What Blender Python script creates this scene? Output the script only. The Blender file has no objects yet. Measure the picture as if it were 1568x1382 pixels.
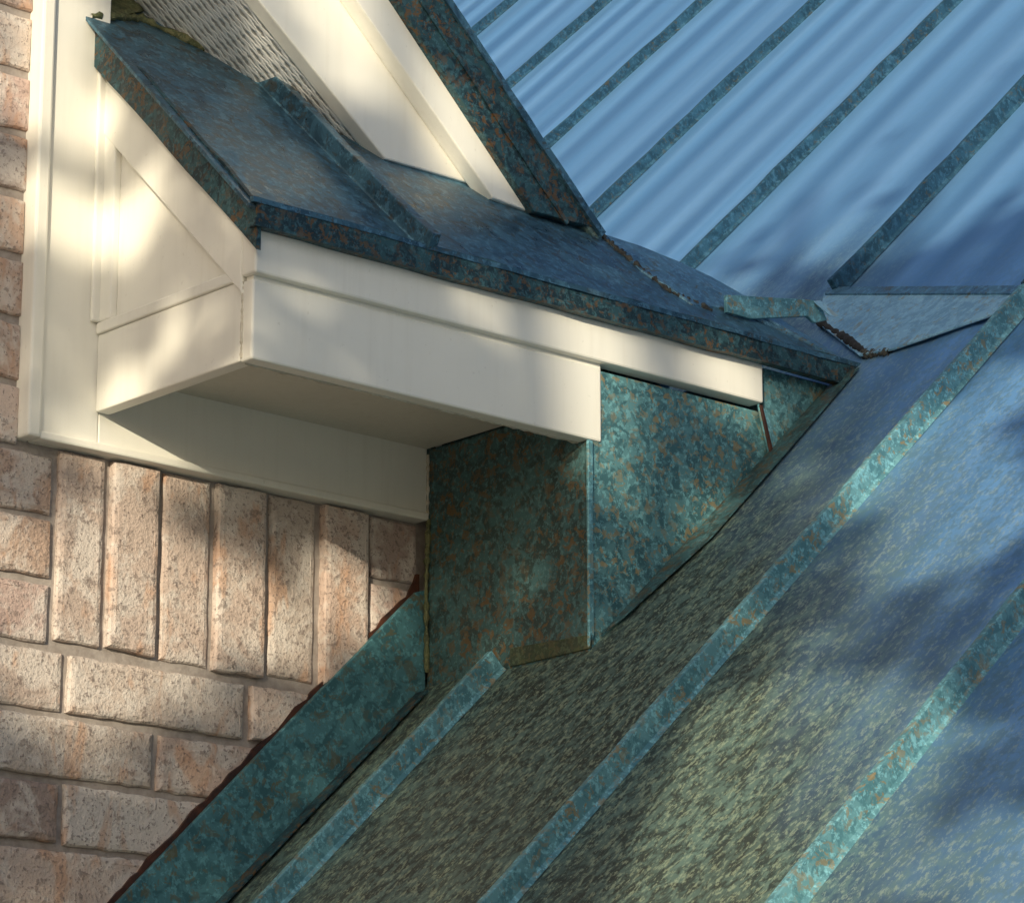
import bpy, bmesh, math, random
from mathutils import Vector as V, Matrix
random.seed(7)
sc=bpy.context.scene
# ---------------------------------------------------------------- helpers
def link(ob,parent=None):
    bpy.context.collection.objects.link(ob)
    if parent: ob.parent=parent
    return ob
def empty(name):
    return link(bpy.data.objects.new(name,None))
house=empty("brick_house")
def mesh_ob(name,verts,faces,mat,parent=house,bevel=0,smooth=False):
    me=bpy.data.meshes.new(name); me.from_pydata([tuple(v) for v in verts],[],faces)
    bm=bmesh.new(); bm.from_mesh(me); bmesh.ops.recalc_face_normals(bm,faces=bm.faces); bm.to_mesh(me); bm.free()
    me.materials.append(mat); ob=link(bpy.data.objects.new(name,me),parent)
    if smooth:
        for p in me.polygons: p.use_smooth=True
    if bevel:
        b=ob.modifiers.new("b",'BEVEL'); b.width=bevel; b.segments=2; b.limit_method='ANGLE'; b.angle_limit=math.radians(40)
    return ob
def box(name,a,b,mat,bevel=.0015,**k):
    x0,y0,z0=a; x1,y1,z1=b
    v=[(x0,y0,z0),(x1,y0,z0),(x1,y1,z0),(x0,y1,z0),(x0,y0,z1),(x1,y0,z1),(x1,y1,z1),(x0,y1,z1)]
    return mesh_ob(name,v,[(0,1,2,3),(4,5,6,7),(0,1,5,4),(1,2,6,5),(2,3,7,6),(3,0,4,7)],mat,bevel=bevel,**k)
def prism(name,base,off,mat,bevel=.001,**k):
    n=len(base); off=V(off); base=[V(p) for p in base]
    v=base+[p+off for p in base]
    f=[tuple(range(n)),tuple(range(n,2*n))]+[(i,(i+1)%n,n+(i+1)%n,n+i) for i in range(n)]
    return mesh_ob(name,v,f,mat,bevel=bevel,**k)
# ---------------------------------------------------------------- materials
def newmat(name):
    m=bpy.data.materials.new(name); m.use_nodes=True; nt=m.node_tree
    b=nt.nodes["Principled BSDF"]; return m,nt,b
class N:
    def __init__(s,nt): s.nt=nt
    def n(s,t,**k):
        nd=s.nt.nodes.new(t)
        for a,b in k.items(): setattr(nd,a,b)
        return nd
    def l(s,a,b): s.nt.links.new(a,b)
    def coord(s,scale=(1,1,1),out="Object"):
        tc=s.n("ShaderNodeTexCoord"); mp=s.n("ShaderNodeMapping"); mp.inputs["Scale"].default_value=scale
        s.l(tc.outputs[out],mp.inputs[0]); return mp.outputs[0]
    def noise(s,co,scale,detail=3,rough=.6,dist=0):
        nd=s.n("ShaderNodeTexNoise"); nd.inputs["Scale"].default_value=scale; nd.inputs["Detail"].default_value=min(detail,3)
        nd.inputs["Roughness"].default_value=rough; nd.inputs["Distortion"].default_value=dist; s.l(co,nd.inputs["Vector"]); return nd.outputs["Fac"]
    def ramp(s,fac,stops):
        r=s.n("ShaderNodeValToRGB"); e=r.color_ramp.elements
        while len(e)<len(stops): e.new(.5)
        for i,(p,c) in enumerate(stops):
            e[i].position=p; e[i].color=(c,c,c,1) if not hasattr(c,'__len__') else (*c,1)
        s.l(fac,r.inputs[0]); return r.outputs[0]
    def mix(s,fac,a,b,mode='MIX'):
        m=s.n("ShaderNodeMix",data_type='RGBA',blend_type=mode)
        for sock,val in ((m.inputs[0],fac),(m.inputs[6],a),(m.inputs[7],b)):
            if hasattr(val,'is_linked'): s.l(val,sock)
            elif hasattr(val,'__len__'): sock.default_value=(*val,1)
            else: sock.default_value=val
        return m.outputs[2]
    def math(s,op,a,b=0,c=None):
        m=s.n("ShaderNodeMath",operation=op)
        for i,val in enumerate((a,b,c)):
            if val is None: continue
            if hasattr(val,'is_linked'): s.l(val,m.inputs[i])
            else: m.inputs[i].default_value=val
        return m.outputs[0]
    def bump(s,h,strength,dist,bs):
        b=s.n("ShaderNodeBump"); b.inputs["Strength"].default_value=strength; b.inputs["Distance"].default_value=dist
        s.l(h,b.inputs["Height"]); s.l(b.outputs[0],bs.inputs["Normal"])
def paint_mat(name,col,dirt=.5):
    m,nt,b=newmat(name); k=N(nt); co=k.coord()
    d=k.ramp(k.noise(co,9,3,.6),[(.42,0),(.75,1)])
    sp=k.ramp(k.noise(co,160,2,.5),[(.70,0),(.76,1)])
    c=k.mix(k.math('MULTIPLY',d,.30*dirt),col,[x*.75 for x in col])
    st=k.noise(k.coord((30,30,2)),3,3,.6)
    c=k.mix(k.math('MULTIPLY',k.ramp(st,[(.5,0),(.8,1)]),.22*dirt),c,(.46,.41,.31))
    c=k.mix(k.math('MULTIPLY',sp,.25*dirt),c,(.25,.2,.13))
    k.l(c,b.inputs["Base Color"]); b.inputs["Roughness"].default_value=.45
    k.bump(k.noise(co,26,2,.5),.08,.004,b)
    return m
white=paint_mat("cream_paint",(.88,.86,.785))
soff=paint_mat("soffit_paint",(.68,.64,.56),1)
def copper_mat(name,teal,dark,rust,rustlo=.56,sc_=38,rough=.5,met=.25,mottle=.5,lumw=.40,rw=.8):
    m,nt,b=newmat(name); k=N(nt); co=k.coord(); sc_*=1.15
    n1=k.noise(co,sc_,3,.72,.8); n2=k.noise(co,sc_*.22,2,.6); n3=k.noise(co,sc_*3,3,.75)
    c=k.mix(k.ramp(n1,[(.44,0),(.545,1)]),dark,teal)
    c=k.mix(k.math('MULTIPLY',k.ramp(n2,[(.35,0),(.7,1)]),mottle*.8),c,[x*.6 for x in dark])
    lum=k.ramp(n3,[(.53,0),(.60,1)])
    c=k.mix(k.math('MULTIPLY',lum,lumw),c,[min(1,x*1.85+.03) for x in teal])
    r=k.math('MULTIPLY',k.ramp(k.noise(co,sc_*1.7,3,.75,.6),[(rustlo-.01,0),(rustlo+.03,1)]),k.ramp(n2,[(.4,.4),(.6,1)]))
    c=k.mix(k.math('MULTIPLY',r,rw),c,rust)
    k.l(c,b.inputs["Base Color"]); b.inputs["Metallic"].default_value=met
    rr=k.ramp(n1,[(.3,rough-.12),(.7,rough+.15)]); k.l(rr,b.inputs["Roughness"])
    k.bump(k.math('ADD',n1,n3),.25,.0015,b); return m
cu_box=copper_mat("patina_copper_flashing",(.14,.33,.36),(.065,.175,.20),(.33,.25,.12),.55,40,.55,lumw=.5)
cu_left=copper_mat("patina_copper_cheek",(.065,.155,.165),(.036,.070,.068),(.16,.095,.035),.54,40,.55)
cu_wall=copper_mat("patina_copper_wall_flashing",(.10,.27,.31),(.055,.16,.19),(.16,.13,.06),.56,30,.5)
cu_top=copper_mat("patina_copper_return",(.085,.20,.28),(.045,.105,.155),(.08,.07,.05),.57,30,.36,.4)
cu_dark=copper_mat("dark_copper_edge",(.04,.11,.13),(.017,.038,.047),(.16,.08,.025),.55,44,.5)
cu_seam=copper_mat("patina_copper_seam",(.17,.39,.45),(.10,.26,.31),(.33,.24,.11),.56,44,.5,lumw=.5)
cu_seam_hi=copper_mat("copper_seam_dark_reflect",(.028,.10,.17),(.018,.06,.10),(.09,.08,.05),.60,40,.5)  # upper seams: dark reflection on their faces put into the base colour
cu_blue=copper_mat("blue_copper_sheet",(.14,.30,.42),(.08,.19,.29),(.14,.11,.05),.58,34,.38,.4,.3)
cu_light=copper_mat("light_copper_sheet",(.34,.60,.76),(.22,.44,.60),(.34,.32,.24),.58,34,.4,.3,.15,.25)
moss=copper_mat("mossy_flashing",(.11,.125,.055),(.055,.065,.03),(.20,.19,.09),.5,40,.8,0)
toe=copper_mat("mossy_cheek_hem",(.055,.08,.04),(.035,.05,.03),(.10,.09,.04),.53,40,.7,0)
def roof_mat():
    m,nt,b=newmat("copper_roof_patina_sky"); k=N(nt)
    co=k.coord(); st=k.coord((.22,1,1)); st2=k.coord((.03,1,1))
    tc=k.n("ShaderNodeTexCoord"); sp=k.n("ShaderNodeSeparateXYZ"); k.l(tc.outputs["Object"],sp.inputs[0])
    u,v=sp.outputs[0],sp.outputs[1]
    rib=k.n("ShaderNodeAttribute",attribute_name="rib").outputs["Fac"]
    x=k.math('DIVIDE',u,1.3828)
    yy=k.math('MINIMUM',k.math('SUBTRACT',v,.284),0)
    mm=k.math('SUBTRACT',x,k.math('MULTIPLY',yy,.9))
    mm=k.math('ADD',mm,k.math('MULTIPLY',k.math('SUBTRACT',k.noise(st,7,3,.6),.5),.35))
    sky_blue=k.ramp(mm,[(.46,0),(.84,1)])  # mask for sky reflection painted as blue base colour, upper and right panels
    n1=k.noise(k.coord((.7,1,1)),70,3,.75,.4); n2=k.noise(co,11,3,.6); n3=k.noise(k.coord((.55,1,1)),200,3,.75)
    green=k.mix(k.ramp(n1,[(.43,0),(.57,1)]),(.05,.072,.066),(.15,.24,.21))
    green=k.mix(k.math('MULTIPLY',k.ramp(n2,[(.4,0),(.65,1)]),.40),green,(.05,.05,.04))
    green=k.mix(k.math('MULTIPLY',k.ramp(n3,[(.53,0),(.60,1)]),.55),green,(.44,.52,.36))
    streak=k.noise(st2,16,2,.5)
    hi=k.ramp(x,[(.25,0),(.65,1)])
    rib_shade=k.math('MULTIPLY',k.ramp(rib,[(.10,1),(.85,0)]),k.math('ADD',k.math('MULTIPLY',hi,.25),.5))
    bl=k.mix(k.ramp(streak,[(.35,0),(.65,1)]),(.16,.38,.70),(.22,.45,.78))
    bl=k.mix(rib_shade,bl,(.07,.19,.40))  # troughs painted darker to deepen the light and dark bands between ribs
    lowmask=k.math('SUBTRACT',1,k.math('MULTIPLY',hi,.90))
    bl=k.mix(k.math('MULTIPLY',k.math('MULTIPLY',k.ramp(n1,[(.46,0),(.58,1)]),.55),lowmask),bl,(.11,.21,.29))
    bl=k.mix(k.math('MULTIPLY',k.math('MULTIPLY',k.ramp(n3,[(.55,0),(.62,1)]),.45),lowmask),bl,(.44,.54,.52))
    c=k.mix(sky_blue,green,bl)
    k.l(c,b.inputs["Base Color"]); b.inputs["Metallic"].default_value=.35
    r=k.math('SUBTRACT',.55,k.math('MULTIPLY',sky_blue,.18)); k.l(r,b.inputs["Roughness"])
    k.bump(k.math('ADD',k.math('MULTIPLY',n1,.6),streak),.10,.0012,b)
    return m
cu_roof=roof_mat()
def brick_mat():
    m,nt,b=newmat("tumbled_brick"); k=N(nt); co=k.coord()
    at=k.n("ShaderNodeAttribute",attribute_name="bc"); base=at.outputs["Color"]
    n1=k.noise(co,20,3,.75,.5); n2=k.noise(co,75,3,.75); n3=k.noise(co,260,2,.6)
    c=k.mix(k.math('MULTIPLY',k.ramp(n1,[(.45,0),(.58,1)]),.70),base,(.67,.61,.56))
    o=k.ramp(k.noise(k.coord((1.6,1,.6)),16,3,.6,.8),[(.56,0),(.66,1)])
    c=k.mix(k.math('MULTIPLY',o,.55),c,(.52,.28,.16))
    d=k.ramp(n2,[(.57,0),(.63,1)])
    c=k.mix(k.math('MULTIPLY',d,.6),c,(.19,.145,.13))
    g=k.ramp(n3,[(.60,0),(.66,1)])
    c=k.mix(k.math('MULTIPLY',g,.65),c,(.17,.13,.12))
    k.l(c,b.inputs["Base Color"]); b.inputs["Roughness"].default_value=.9
    k.bump(k.math('ADD',n2,k.math('MULTIPLY',n3,.4)),.7,.004,b); return m
brick=brick_mat()
def plain(name,c1,c2,scale,rough=.9,bs=.4,bd=.003):
    m,nt,b=newmat(name); k=N(nt); co=k.coord(); n=k.noise(co,scale,3,.7)
    k.l(k.mix(k.ramp(n,[(.35,0),(.65,1)]),c1,c2),b.inputs["Base Color"]); b.inputs["Roughness"].default_value=rough
    k.bump(n,bs,bd,b); return m
mortar=plain("mortar",(.40,.355,.325),(.29,.25,.225),60)
caulk=plain("brown_sealant",(.09,.03,.015),(.03,.013,.01),60,.5)
wood_d=plain("dark_gap",(.02,.02,.018),(.035,.03,.025),30)
bounce_ground=plain("pale_bounce_ground",(.36,.34,.31),(.26,.24,.21),6,.95)  # unseen ground, made pale to bounce fill light onto the shaded trim
bark=plain("bark",(.10,.075,.055),(.05,.04,.03),20)
debris_m=plain("leaf_debris",(.03,.03,.028),(.10,.10,.085),90)
def lath():
    m,nt,b=newmat("vented_soffit_mesh"); k=N(nt)
    ws=[]
    for co in (k.coord(),k.coord((1,-1,1))):
        w1=k.n("ShaderNodeTexWave",wave_type='BANDS',bands_direction='DIAGONAL'); w1.inputs["Scale"].default_value=66; w1.inputs["Distortion"].default_value=2.2; w1.inputs["Detail Scale"].default_value=2
        k.l(co,w1.inputs[0]); ws.append(w1.outputs["Fac"])
    h=k.math('MAXIMUM',*ws)
    k.l(k.mix(k.ramp(h,[(.30,0),(.60,1)]),(.38,.37,.34),(.90,.89,.86)),b.inputs["Base Color"]); b.inputs["Roughness"].default_value=.6
    k.bump(h,.5,.003,b); return m
vent=lath()
# ---------------------------------------------------------------- ground
g=bpy.data.meshes.new("ground"); S=400
g.from_pydata([(-S,-S,0),(S,-S,0),(S,S,0),(-S,S,0)],[],[(0,1,2,3)]); g.materials.append(bounce_ground); link(bpy.data.objects.new("ground",g))
# ---------------------------------------------------------------- brick wall (gable wall, faces -Y)
BY=.012; H=.0717; Z0=2.660
bv=[];bf=[];bcol=[]
pal=[(.50,.38,.32),(.54,.43,.37),(.46,.34,.30),(.57,.48,.42),(.53,.38,.30),(.38,.31,.28),(.53,.42,.36),(.61,.54,.49),(.42,.32,.28)]
def add_brick(x0,x1,z0,z1,dy=0):
    r=random.uniform; y=BY+dy+r(-.0015,.0015); i=len(bv); c=.004; j=lambda:r(-.0016,.0016)
    ring=[(x0+j(),z0+j()),(x1+j(),z0+j()),(x1+j(),z1+j()),(x0+j(),z1+j())]
    pts=[]
    for a in range(4):
        p,q=ring[a],ring[(a+1)%4]; L=math.hypot(q[0]-p[0],q[1]-p[1]); n=max(2,int(L/.014))
        for t in range(n):
            s=t/n; pts.append((p[0]+(q[0]-p[0])*s+(j()*.7 if t else 0),p[1]+(q[1]-p[1])*s+(j()*.7 if t else 0)))
    cx=(x0+x1)/2; cz=(z0+z1)/2; n=len(pts)
    tilt=r(-.012,.012)
    def inset(px,pz,c): return (min(max(px,x0+c),x1-c)*.6+(cx+(px-cx)*(1-2*c/(x1-x0)))*.4,cz+(pz-cz)*(1-2*c/(z1-z0)))
    for (px,pz) in pts: bv.append((px,y+.07,pz))
    for (px,pz) in pts: bv.append((px,y+c*.9+tilt*(px-cx),pz))
    for (px,pz) in pts: q=inset(px,pz,c*.45); bv.append((q[0],y+c*.30+j()*.3+tilt*(px-cx),q[1]))
    for (px,pz) in pts: q=inset(px,pz,c*1.7); bv.append((q[0],y+j()*.3+tilt*(px-cx),q[1]))
    col=random.choice(pal); k=r(.82,1.15); col=tuple(q*k for q in col)
    for lay in range(3):
        for a in range(n):
            b=(a+1)%n; o=i+lay*n
            bf.append((o+a,o+b,o+n+b,o+n+a))
    bf.append(tuple(i+3*n+a for a in range(n)))
    bcol.append((3*n+1,col))
APX=-1.7
def rz(x): return 3.36-.955*(x+.10) if x>APX else 3.36-.955*(2*APX-x+.10)
m_=.0045
L=.247
for k_ in range(-37,40):
    z0=Z0+k_*H; z1=z0+H
    off=(-.485 if k_%2 else -.362)
    xs=[]; x=off-14*L
    while x<.5:
        xs.append((x,x+L)); x+=L
    for a,b in xs:
        if b<-3.7: continue
        a=max(a,-3.7); lim=.06
        if k_ in(0,1,2): lim=-.505
        if k_>=3: lim=-.553
        if k_>=3 and b>lim-.03 and b<lim: b=lim
        b=min(b,lim)
        if b-a<.03: continue
        if z1>rz(a)-.1 or z1>rz(b)-.1: continue
        add_brick(a+m_,b-m_,z0+m_,z1-m_)
sx=[-.505,-.436,-.364,-.291,-.213,-.139,-.064]
for i,a in enumerate(sx[:-1]):
    add_brick(a+m_,sx[i+1]-m_,Z0+m_+random.uniform(-.003,.006),2.885-m_,dy=[-.001,-.005,.002,-.002,.002,-.006][i])
for z in (2.66,2.731,2.805):
    add_brick(-.064+m_,.01,z+m_,z+.072-m_ if z<2.8 else 2.885-m_)
wall_b=mesh_ob("brick_courses",bv,bf,brick)
ca=wall_b.data.color_attributes.new("bc",'FLOAT_COLOR','CORNER')
cols=[]
for n,c in bcol: cols+= [c]*n
for p,c in zip(wall_b.data.polygons,cols):
    for li in p.loop_indices: ca.data[li].color=(*c,1)
my=.0195
mesh=[(-3.7,my,0),(.35,my,0),(.35,my,2.95),(-.46,my,2.95),(-.46,my,rz(-.46)-.03),(APX,my,rz(APX)-.03),(-3.7,my,rz(-3.7)-.03)]
prism("mortar_bed",mesh,(0,.2,0),mortar,bevel=0)
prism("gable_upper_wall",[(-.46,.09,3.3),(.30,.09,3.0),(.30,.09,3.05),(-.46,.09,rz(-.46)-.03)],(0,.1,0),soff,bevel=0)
box("side_wall",(-3.71,.03,0),(-3.5,3.6,2.9),mortar,bevel=0)
# ---------------------------------------------------------------- white trim on wall
box("corner_board",(-.552,0,2.887),(-.462,.05,3.70),white)
box("frieze_board",(-.4615,0,2.887),(.013,.05,3.00),white)
box("corner_board_bead",(-.558,-.007,2.884),(-.541,.03,3.70),white,.003)
box("frieze_bead",(-.5405,-.0045,2.8835),(.0125,.03,2.893),white,.002)
box("corner_board_inner_bead",(-.4785,-.006,3.03),(-.4675,.0,3.35),white,.002)
# ---------------------------------------------------------------- cornice return
P=.284
box("return_end_board",(-.467,-.2635,2.9275),(-.448,-.0005,3.0165),white,.002)
box("return_front_board",(-.4672,-.284,2.926),(.033,-.264,3.0145),white,.0025)
box("return_upper_fascia",(-.471,-.2925,3.0185),(.288,-.268,3.073),white,.0025)
box("return_shadow_groove",(-.465,-.2825,3.0),(.0325,-.27,3.0184),white,.0)
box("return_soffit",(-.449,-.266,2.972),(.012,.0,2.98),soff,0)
prism("return_end_panel",[(-.4595,-.2675,3.0166),(-.4595,.03,3.0166),(-.4595,.03,3.34),(-.4595,-.2675,3.075)],(.015,0,0),white,0)
prism("return_end_rake",[(-.4705,-.2675,3.0),(-.4705,-.232,3.035),(-.4705,.0,3.255),(-.4705,.0,3.36),(-.4705,-.2675,3.095)],(.012,0,0),white,.002)
box("return_end_band",(-.4700,-.2678,3.0168),(-.4585,-.0006,3.030),white,.002)
box("return_end_stile",(-.4690,-.026,3.0302),(-.4592,-.0008,3.262),white,.002)
def blob_strip(name,pts,r,mat,n=60,jit=.5):
    vs=[];fs=[]; pts=[V(p) for p in pts]; segs=len(pts)-1; m=6
    for i in range(n+1):
        t=i/n*segs; a=min(int(t),segs-1); q=pts[a].lerp(pts[a+1],t-a); d=(pts[a+1]-pts[a]).normalized()
        s=d.cross(V((0,.3,1)) if abs(d.z)<.9 else V((0,1,0))).normalized(); u=s.cross(d); rr=r*random.uniform(1-jit,1+jit)
        for j in range(m):
            an=j/m*6.283; vs.append(q+s*math.cos(an)*rr*random.uniform(.8,1.2)+u*math.sin(an)*rr*random.uniform(.8,1.2))
    for i in range(n):
        for j in range(m): fs.append((i*m+j,i*m+(j+1)%m,(i+1)*m+(j+1)%m,(i+1)*m+j))
    return mesh_ob(name,vs,fs,mat,smooth=True)
sealw=plain("old_white_sealant",(.66,.62,.53),(.48,.42,.33),60,.6)
blob_strip("mitre_sealant",[(-.4675,-.2665,2.93),(-.4675,-.2665,3.014)],.0014,sealw,24,.7)
blob_strip("fascia_lower_sealant",[(-.46,-.2645,2.9262),(.03,-.2645,2.9262)],.0018,sealw,60,.6)
blob_strip("frieze_end_sealant",[(.0135,-.001,2.89),(.0135,-.001,2.965)],.0022,sealw,24,.6)
zr=lambda y:3.102+(y+.284)
def sheet_on_return(name,pts,lift,mat,th=.003,bevel=.0006):
    return prism(name,[(x,y,zr(y)+lift) for x,y in pts],(0,th*.7,-th*.7),mat,bevel)
sheet_on_return("return_roof",[(-.486,-.302),(.452,-.302),(.46,-.285),(.317,-.243),(.21,-.254),(.17,-.213),(.167,-.145),(.12,.0),(.05,.09),(-.50,.09)],.002,cu_top,.004)
sp_=[(.168,-.150,.002),(.215,-.160,.006),(.263,-.176,.009),(.305,-.190,.009),(.347,-.207,.006),(.40,-.245,.002),(.452,-.298,.004),(.38,-.268,.004),(.317,-.248,.008),(.26,-.25,.006),(.207,-.257,.004),(.186,-.238,.008),(.166,-.212,.004),(.160,-.18,.005)]
n=len(sp_); vs=[(x,y,zr(y)+l) for x,y,l in sp_]; cx=V((.25,-.215,zr(-.215)+.014))
mesh_ob("saddle_sheet",vs+[tuple(cx)]+[(x,y+.004,z-.012) for x,y,z in vs],[(i,(i+1)%n,n) for i in range(n)]+[(i,(i+1)%n,n+1+(i+1)%n,n+1+i) for i in range(n)],cu_blue,smooth=False)
def wavy_strip(name,p0,p1,up,th,mat,n=26,amp=.0015):
    p0,p1,up,th=V(p0),V(p1),V(up),V(th); vs=[];fs=[]
    for i in range(n+1):
        q=p0.lerp(p1,i/n)+th.normalized()*random.uniform(-amp,amp)+up.normalized()*random.uniform(-amp,amp)*.7
        h2=up*(1+random.uniform(-.06,.06)); vs+=[q,q+h2,q+h2+th,q+th]
    for i in range(n):
        a=4*i;b=a+4
        for j in range(4): fs.append((a+j,a+(j+1)%4,b+(j+1)%4,b+j))
    fs+=[(0,1,2,3),tuple(4*n+j for j in range(4))]
    return mesh_ob(name,vs,fs,mat,bevel=0)
wavy_strip("eave_drip_edge",(-.478,-.303,3.0665),(.455,-.303,3.0665),(0,0,.030),(0,.010,0),cu_dark)
wavy_strip("eave_hem",(-.482,-.3055,3.0645),(.44,-.3055,3.0645),(0,-.0,.008),(0,.012,0),cu_dark,amp=.001)
wavy_strip("eave_lip",(-.484,-.3045,3.0905),(.450,-.3045,3.0905),(0,0,.006),(0,.006,0),cu_top,amp=.0008)
wavy_strip("end_drip_edge",(-.4765,-.302,3.040),(-.4845,.075,3.402),(0,0,.052),(.006,0,0),cu_dark,n=12)
def seam(name,p0,p1,nrm,side,mat,h=.028,w=.005,n=20,amp=.0012,lip=False,parent=house):
    p0,p1,nrm,side=V(p0),V(p1),V(nrm).normalized(),V(side).normalized(); vs=[];fs=[]
    prof=[(-w-.004,-.002),(-w*1.0,.003),(-w,h),(w*.9,h),(w,.003),(w+.004,-.002)]
    m=len(prof)
    for i in range(n+1):
        q=p0.lerp(p1,i/n); ds=random.uniform(-amp,amp); dh=random.uniform(-amp,amp)
        for s,t in prof: vs.append(q+side*(s+ds*(t/h))+nrm*(t+dh*(t/h)))
    for i in range(n):
        for j in range(m):
            a=i*m+j;b=i*m+(j+1)%m; fs.append((a,b,b+m,a+m))
    fs+=[tuple(range(m)),tuple(n*m+j for j in range(m))]
    return mesh_ob(name,vs,fs,mat,parent,bevel=.0012)
seam("return_seam",(-.270,-.03,zr(-.03)),(-.238,-.300,zr(-.300)),(-.1,-.75,1),(1,.15,.15),cu_top,h=.024,w=.008,n=10)
prism("head_flashing",[(-.50,.07,3.43),(-.46,.0,3.395),(-.40,.035,3.43),(-.33,.075,3.466),(-.33,.075,3.50),(-.42,.06,3.475),(-.50,.07,3.47)],(0,.01,.0),moss,.001)
blob_strip("head_debris",[(-.49,.0,3.39),(-.40,.03,3.42),(-.31,.0,3.39),(-.22,-.06,3.33),(-.17,-.11,3.28)],.005,moss)
# ---------------------------------------------------------------- raking eave of the gable
def rake(name,lo,hi,y0,y1,mat,bevel=.002):
    def ext(p,q):
        s=(q[1]-p[1])/(q[0]-p[0]); m=(-.75,p[1]+(-.75-p[0])*s); return [(APX,m[1]+(APX+.75)*-.955),m]
    pts=ext(lo[0],lo[-1])+lo+hi[::-1]+ext(hi[0],hi[-1])[::-1]
    return prism(name,[(x,y0,z) for x,z in pts],(0,y1-y0,0),mat,bevel)
rake("rake_board",[(-.361,3.415),(-.163,3.262)],[(-.209,3.470),(.02,3.262)],-.13,-.108,white)
rake("rake_crown",[(-.229,3.433),(-.019,3.241)],[(-.171,3.455),(.050,3.236)],-.155,-.1305,white)
rake("rake_copper_edge",[(-.179,3.444),(.036,3.234)],[(-.095,3.467),(.148,3.236)],-.166,-.150,cu_dark,.001)
wavy_strip("rake_copper_hem",(.148,-.170,3.232),(-.60,-.170,3.951),(-.007,0,-.007),(0,.006,0),cu_top,n=30,amp=.0008)
wavy_strip("rake_copper_fold",(.090,-.1685,3.232),(-.60,-.1685,3.899),(-.004,0,-.004),(0,.003,0),cu_dark,n=30,amp=.0008)
prism("raking_soffit",[(-.165,-.1075,3.266),(-.361,-.1075,3.418),(-.75,-.1075,3.72),(APX,-.1075,3.72+.95*.955),(APX,-.1075,3.73+.95*.955),(-.75,-.1075,3.735),(-.165,-.1075,3.28)],(0,.19,0),vent,0)
zg=lambda x:3.233-.975*(x-.145)
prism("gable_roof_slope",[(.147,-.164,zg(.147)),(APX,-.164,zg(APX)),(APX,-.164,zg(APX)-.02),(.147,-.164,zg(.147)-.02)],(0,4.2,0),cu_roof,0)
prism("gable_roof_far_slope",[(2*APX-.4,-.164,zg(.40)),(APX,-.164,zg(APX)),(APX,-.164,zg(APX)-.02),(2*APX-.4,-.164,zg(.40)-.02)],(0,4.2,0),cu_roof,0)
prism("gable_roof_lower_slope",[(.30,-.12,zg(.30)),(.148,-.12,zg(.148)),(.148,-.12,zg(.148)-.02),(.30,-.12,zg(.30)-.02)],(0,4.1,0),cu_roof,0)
# ---------------------------------------------------------------- copper clad box under the return
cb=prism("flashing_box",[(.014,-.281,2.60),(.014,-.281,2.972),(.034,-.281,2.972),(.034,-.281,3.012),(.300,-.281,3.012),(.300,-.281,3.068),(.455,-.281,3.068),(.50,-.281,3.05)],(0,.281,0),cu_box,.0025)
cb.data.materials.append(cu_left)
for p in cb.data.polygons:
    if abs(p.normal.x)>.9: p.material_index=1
sl=lambda x:2.6726+.955*x
nx,nz=-.6907,.7232
def on_roof(name,pts,lift,mat,th=.002,bevel=.0005):
    return prism(name,[(x+nx*lift,y,sl(x)+nz*lift) for x,y in pts],(-nx*th,0,-nz*th),mat,bevel)
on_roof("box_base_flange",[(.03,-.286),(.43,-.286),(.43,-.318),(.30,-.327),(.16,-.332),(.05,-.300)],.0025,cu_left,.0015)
prism("box_toe_flange",[(.0115,-.2855,2.684),(.0115,-.15,2.684),(.0115,-.15,2.706),(.0115,-.2855,2.700)],(.003,0,0),toe,.0008)
prism("box_corner_fold",[(.0105,-.2855,2.685),(.0105,-.2855,2.925),(.018,-.2855,2.925),(.018,-.2855,2.70)],(0,.004,0),cu_seam,.001)
prism("bent_tab",[(.283,-.289,3.018),(.298,-.289,3.012),(.316,-.289,2.965),(.309,-.289,2.955),(.300,-.289,2.962),(.288,-.289,3.0)],(0,.0035,0),cu_seam,.0008)
prism("bent_tab_rust",[(.283,-.292,3.016),(.287,-.292,3.016),(.304,-.292,2.962),(.299,-.292,2.960)],(0,.003,0),caulk,.0005)
blob_strip("box_side_sealant",[(.012,-.003,2.70),(.010,-.003,2.80),(.013,-.003,2.885)],.003,moss,30)
prism("wall_flashing",[(-1.1,.001,1.55),(-1.1,.001,1.735),(-.417,.001,2.390),(-.20,.001,2.603),(.0,.001,2.796),(.013,.001,2.80),(.013,.001,2.60)],(0,.008,0),cu_wall,.001)
x=-1.1; up=[]
while x<.0:
    x+=random.uniform(.006,.02); up.append((min(x,.002),.0095,1.735+(x+1.1)*.9647+random.uniform(.002,.009)))
prism("flashing_sealant",[(-1.1,.0095,1.70)]+[(-1.1,.0095,1.738)]+up+[(.006,.0095,2.82),(.010,.0095,2.82),(.010,.0095,2.77)],(0,.004,0),caulk,0)
on_roof("wall_flashing_apron",[(-1.1,-.0),(-1.1,-.022),(.0,-.022),(.0,.0)],.003,cu_dark)
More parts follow.
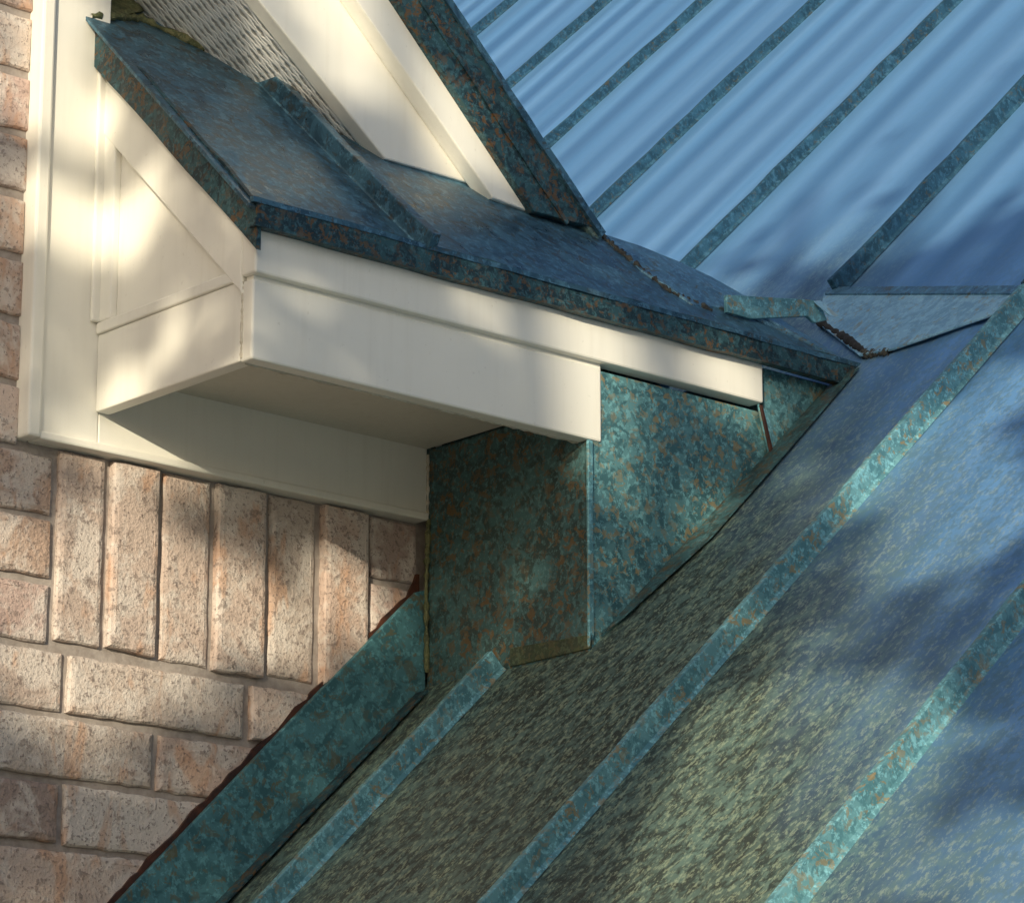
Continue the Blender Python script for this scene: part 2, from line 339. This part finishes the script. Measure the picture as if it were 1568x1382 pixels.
# ---------------------------------------------------------------- main roof
ang=math.atan(.955); RO=V((.014,-.284,2.686))
seams_y=[-1.87,-1.435,-1.002,-.562,-.118,.386,.91,1.43,1.98,2.59,3.2]
def roof_panels(name,x0,x1,ya,yb):
    vs=[];fs=[]; vv=[]
    bounds=[ya]+[s for s in seams_y if ya<s<yb]+[yb]
    for a,b in zip(bounds,bounds[1:]):
        m=50
        for i in range(m):
            t=i/m; e=min(1,6*t,6*(1-t)); s_=math.sin(t*(4+.4*math.sin(a*5))*2*math.pi+a*7)
            vv.append((a+(b-a)*t,.0012*s_*e,.5+.5*s_*e))
    vv.append((yb,0,.5)); nu=60; ribs=[]
    for i in range(nu+1):
        x=x0+(x1-x0)*i/nu; u=(x-.014)*1.3828
        for (y_,h,rb) in vv:
            oil=.0006*math.sin(u*6+y_*9)+.0005*math.sin(u*3.1-y_*14+1)
            amp=.6+.4*min(1,max(0,(x-.0)/.8))
            vs.append((u,y_+.284,h*amp*(1+.3*math.sin(u*2+y_*5))+oil-.002)); ribs.append(.5+(rb-.5)*(.75+.4*math.sin(u*2.3+y_*11)))
    m=len(vv)
    for i in range(nu):
        for j in range(m-1):
            a=i*m+j; fs.append((a,a+1,a+m+1,a+m))
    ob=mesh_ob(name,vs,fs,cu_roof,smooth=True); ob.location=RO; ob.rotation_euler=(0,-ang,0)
    at=ob.data.attributes.new("rib",'FLOAT','POINT')
    for i,r in enumerate(ribs): at.data[i].value=r
    return ob
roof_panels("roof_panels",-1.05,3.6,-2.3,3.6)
slopeN=(nx,0,nz)
def rs(name,y,x0,x1,mat,y2=None,h=.025):
    y2=y if y2 is None else y2
    return seam(name,(x0,y,sl(x0)),(x1,y2,sl(x1)),slopeN,(0,1,0),mat,h=h,w=.0050,n=int((x1-x0)/.05)+2)
for i,y in enumerate(seams_y):
    if abs(y+.118)<.01:
        rs("standing_seam_a",-.135,-1.05,.012,cu_seam)
        rs("standing_seam_b",-.100,.628,3.6,cu_seam_hi,-.118,h=.022)
    elif y<-.1:
        rs("standing_seam_%d"%i,y,-1.05,.47,cu_seam,y+.004)
        rs("standing_seam_up_%d"%i,y+.004,.471,3.6,cu_seam_hi)
    else: rs("standing_seam_%d"%i,y,.35,3.6,cu_seam_hi,h=.018)
on_roof("lap_sheet",[(.632,-.075),(.479,-.553),(.459,-.553),(.444,-.362),(.452,-.30),(.56,-.13)],.006,cu_light,.003)
on_roof("lap_edge",[(.640,-.075),(.487,-.553),(.474,-.553),(.624,-.085)],.0085,cu_blue,.003)
blob_strip("valley_debris",[(.47,-.28,sl(.47)+.002),(.452,-.31,sl(.452)+.003),(.444,-.355,sl(.444)+.002)],.004,debris_m,50,.8)
blob_strip("valley_crevice",[(.56,-.13,sl(.56)+.006),(.50,-.23,sl(.50)+.006),(.455,-.30,sl(.455)+.008)],.005,wood_d,30)
blob_strip("rake_foot_debris",[(.150,-.150,zr(-.15)+.003),(.163,-.19,zr(-.19)+.003),(.185,-.24,zr(-.24)+.002),(.24,-.256,zr(-.256)+.002)],.003,debris_m,60,.8)
prism("valley_upstand",[(.262,-.26,3.134),(.262,-.26,3.156),(.405,-.26,3.180),(.423,-.26,3.182),(.436,-.26,3.160),(.415,-.26,3.152),(.402,-.26,3.158),(.302,-.26,3.134)],(0,.006,0),cu_seam,.001)
prism("valley_upstand_tip",[(.423,-.262,3.182),(.440,-.282,3.157),(.425,-.275,3.160),(.411,-.262,3.178)],(0,.003,.001),cu_light,.0005)
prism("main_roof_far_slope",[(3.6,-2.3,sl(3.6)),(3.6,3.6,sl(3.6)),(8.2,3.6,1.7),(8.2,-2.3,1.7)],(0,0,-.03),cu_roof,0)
box("lower_wall",(-.75,-2.1,0),(-.55,.0,1.90),mortar,0)
box("end_wall",(-.75,-2.1,0),(8,-2.0,1.80),mortar,0)
# ---------------------------------------------------------------- tree (casts the dapple)
S=V((.75,.55,-.205)).normalized()
spots=[((-.518,0,3.27),.035),((-.52,0,3.15),.03),((-.55,0,3.38),.04),((-.467,-.05,3.14),.025),((-.467,-.14,2.99),.015),
((-.12,-.29,3.05),.025),((-.05,-.29,3.03),.04),((-.02,-.29,2.96),.045),((.01,-.29,2.97),.05),((.25,-.29,3.03),.03),((.02,-.29,3.03),.04),
((.06,-.284,2.885),.025),((.12,-.284,2.86),.03),((.18,-.284,2.84),.03),
((-.196,-.553,2.486),.06),((-.27,-.834,2.41),.16),((-.20,-.76,2.48),.10),((-.36,-.88,2.33),.15),((-.32,-.72,2.36),.08),((.204,-.565,2.867),.045),((.08,-.765,2.75),.08),((.16,-.70,2.83),.06),((-.39,-1.216,2.3),.06),((.21,-.346,2.873),.035),((.30,-.65,2.95),.05),
((-.39,.012,2.77),.05),((-.40,.012,2.70),.05),((-.58,.012,2.75),.04),((-.24,.012,2.74),.04),((-.42,0,2.90),.035),((-.50,.012,2.62),.04),((-.1,.012,2.78),.03),((-.58,.012,3.28),.03),
((-.2,-.13,3.42),.05),((-.08,-.14,3.32),.04)]
tree=empty("shade_tree")
cc=V((.1,-.2,3.05))-S*5.2
e1=S.cross(V((0,0,1))).normalized(); e2=e1.cross(S)
lv=[];lf=[]; cnt=0
clumps=[cc+e1*random.uniform(-.95,1.15)+e2*random.uniform(-1.45,.80)+S*random.gauss(0,.45) for _ in range(230)]
while cnt<24000:
    c=random.choice(clumps); q=c+V((random.gauss(0,.17),random.gauss(0,.17),random.gauss(0,.15)))
    if (q-V((-2.62,-3.13,1.86))).length<.9: continue
    cnt+=1
    t=(2.6726+.955*q.x-q.z)/(S.z-.955*S.x)
    if q.x+t*S.x>.66+random.gauss(0,.04) and random.random()<.985: continue
    bad=False
    for sp,r in spots:
        d=V(sp)-q; t=d.dot(S)
        if (d-S*t).length<r*1.1+.02: bad=True;break
    if bad: continue
    a=V((random.gauss(0,1),random.gauss(0,1),random.gauss(0,1))).normalized(); b=a.orthogonal().normalized()
    s=random.uniform(.028,.045); i=len(lv)
    lv+= [q-a*s,q-a*s*.2+b*s*.55,q+a*s*1.1,q-a*s*.2-b*s*.55]; lf.append((i,i+1,i+2,i+3))
lm,nt,b=newmat("leaf"); b.inputs["Base Color"].default_value=(.10,.12,.05,1); b.inputs["Roughness"].default_value=.6
mesh_ob("crown",lv,lf,lm,tree)
def limb(name,pts,r0,r1):
    n=len(pts); vs=[];fs=[];m=8; pts=[V(p) for p in pts]
    for i,q in enumerate(pts):
        d=(pts[min(i+1,n-1)]-pts[max(i-1,0)]).normalized(); s=d.orthogonal().normalized(); u=d.cross(s); r=r0+(r1-r0)*i/(n-1)
        for j in range(m): a=j/m*6.283; vs.append(q+s*math.cos(a)*r+u*math.sin(a)*r)
    for i in range(n-1):
        for j in range(m): fs.append((i*m+j,i*m+(j+1)%m,(i+1)*m+(j+1)%m,(i+1)*m+j))
    mesh_ob(name,vs,fs,bark,tree,smooth=True)
base=V((cc.x-.4,cc.y-.3,0)); fork=V((cc.x-.45,cc.y-.35,2.3))
limb("trunk",[base,base+V((.02,0,1.1)),fork],.12,.08)
for i in range(7):
    e=cc+V((-.5-random.random()*.6,-.4-random.random()*.5,random.uniform(-.2,.9))) if i<4 else cc+V((random.uniform(-1,-.3),random.uniform(-1,.2),.9))
    limb("limb_%d"%i,[fork,(fork+e)/2+V((random.uniform(-.1,.1),random.uniform(-.1,.1),.1)),e],.05,.012)
# ---------------------------------------------------------------- light
w=bpy.data.worlds.new("World"); sc.world=w; w.use_nodes=True; nt=w.node_tree
sky=nt.nodes.new("ShaderNodeTexSky"); sky.sky_type='NISHITA'; sky.sun_disc=False
el=math.asin(-S.z); sky.sun_elevation=el; sky.sun_rotation=math.atan2(-S.x,-S.y)%(2*math.pi); sky.dust_density=6; sky.ozone_density=3.0
nt.links.new(sky.outputs[0],nt.nodes["Background"].inputs[0]); nt.nodes["Background"].inputs[1].default_value=.15
ld=bpy.data.lights.new("sun",'SUN'); ld.energy=4.5; ld.angle=math.radians(.55); ld.color=(1,.88,.65)
so=link(bpy.data.objects.new("sun",ld)); so.rotation_euler=S.to_track_quat('-Z','Y').to_euler(); so.location=(-8,-6,6)
# ---------------------------------------------------------------- camera
th=math.radians(48.5); p=math.radians(15.2)
F=V((math.cos(th)*math.cos(p),math.sin(th)*math.cos(p),math.sin(p))); R=V((math.sin(th),-math.cos(th),0)); U=R.cross(F)
cam=bpy.data.cameras.new("camera"); co=link(bpy.data.objects.new("camera",cam))
M=Matrix((R,U,-F)).transposed().to_4x4(); M.translation=V((-2.624,-3.133,1.857)); co.matrix_world=M
cam.lens=5443*36/1568; cam.clip_end=2000; cam.clip_start=.05; sc.camera=co
sc.view_settings.view_transform='Standard'; sc.view_settings.look='None'; sc.view_settings.exposure=0
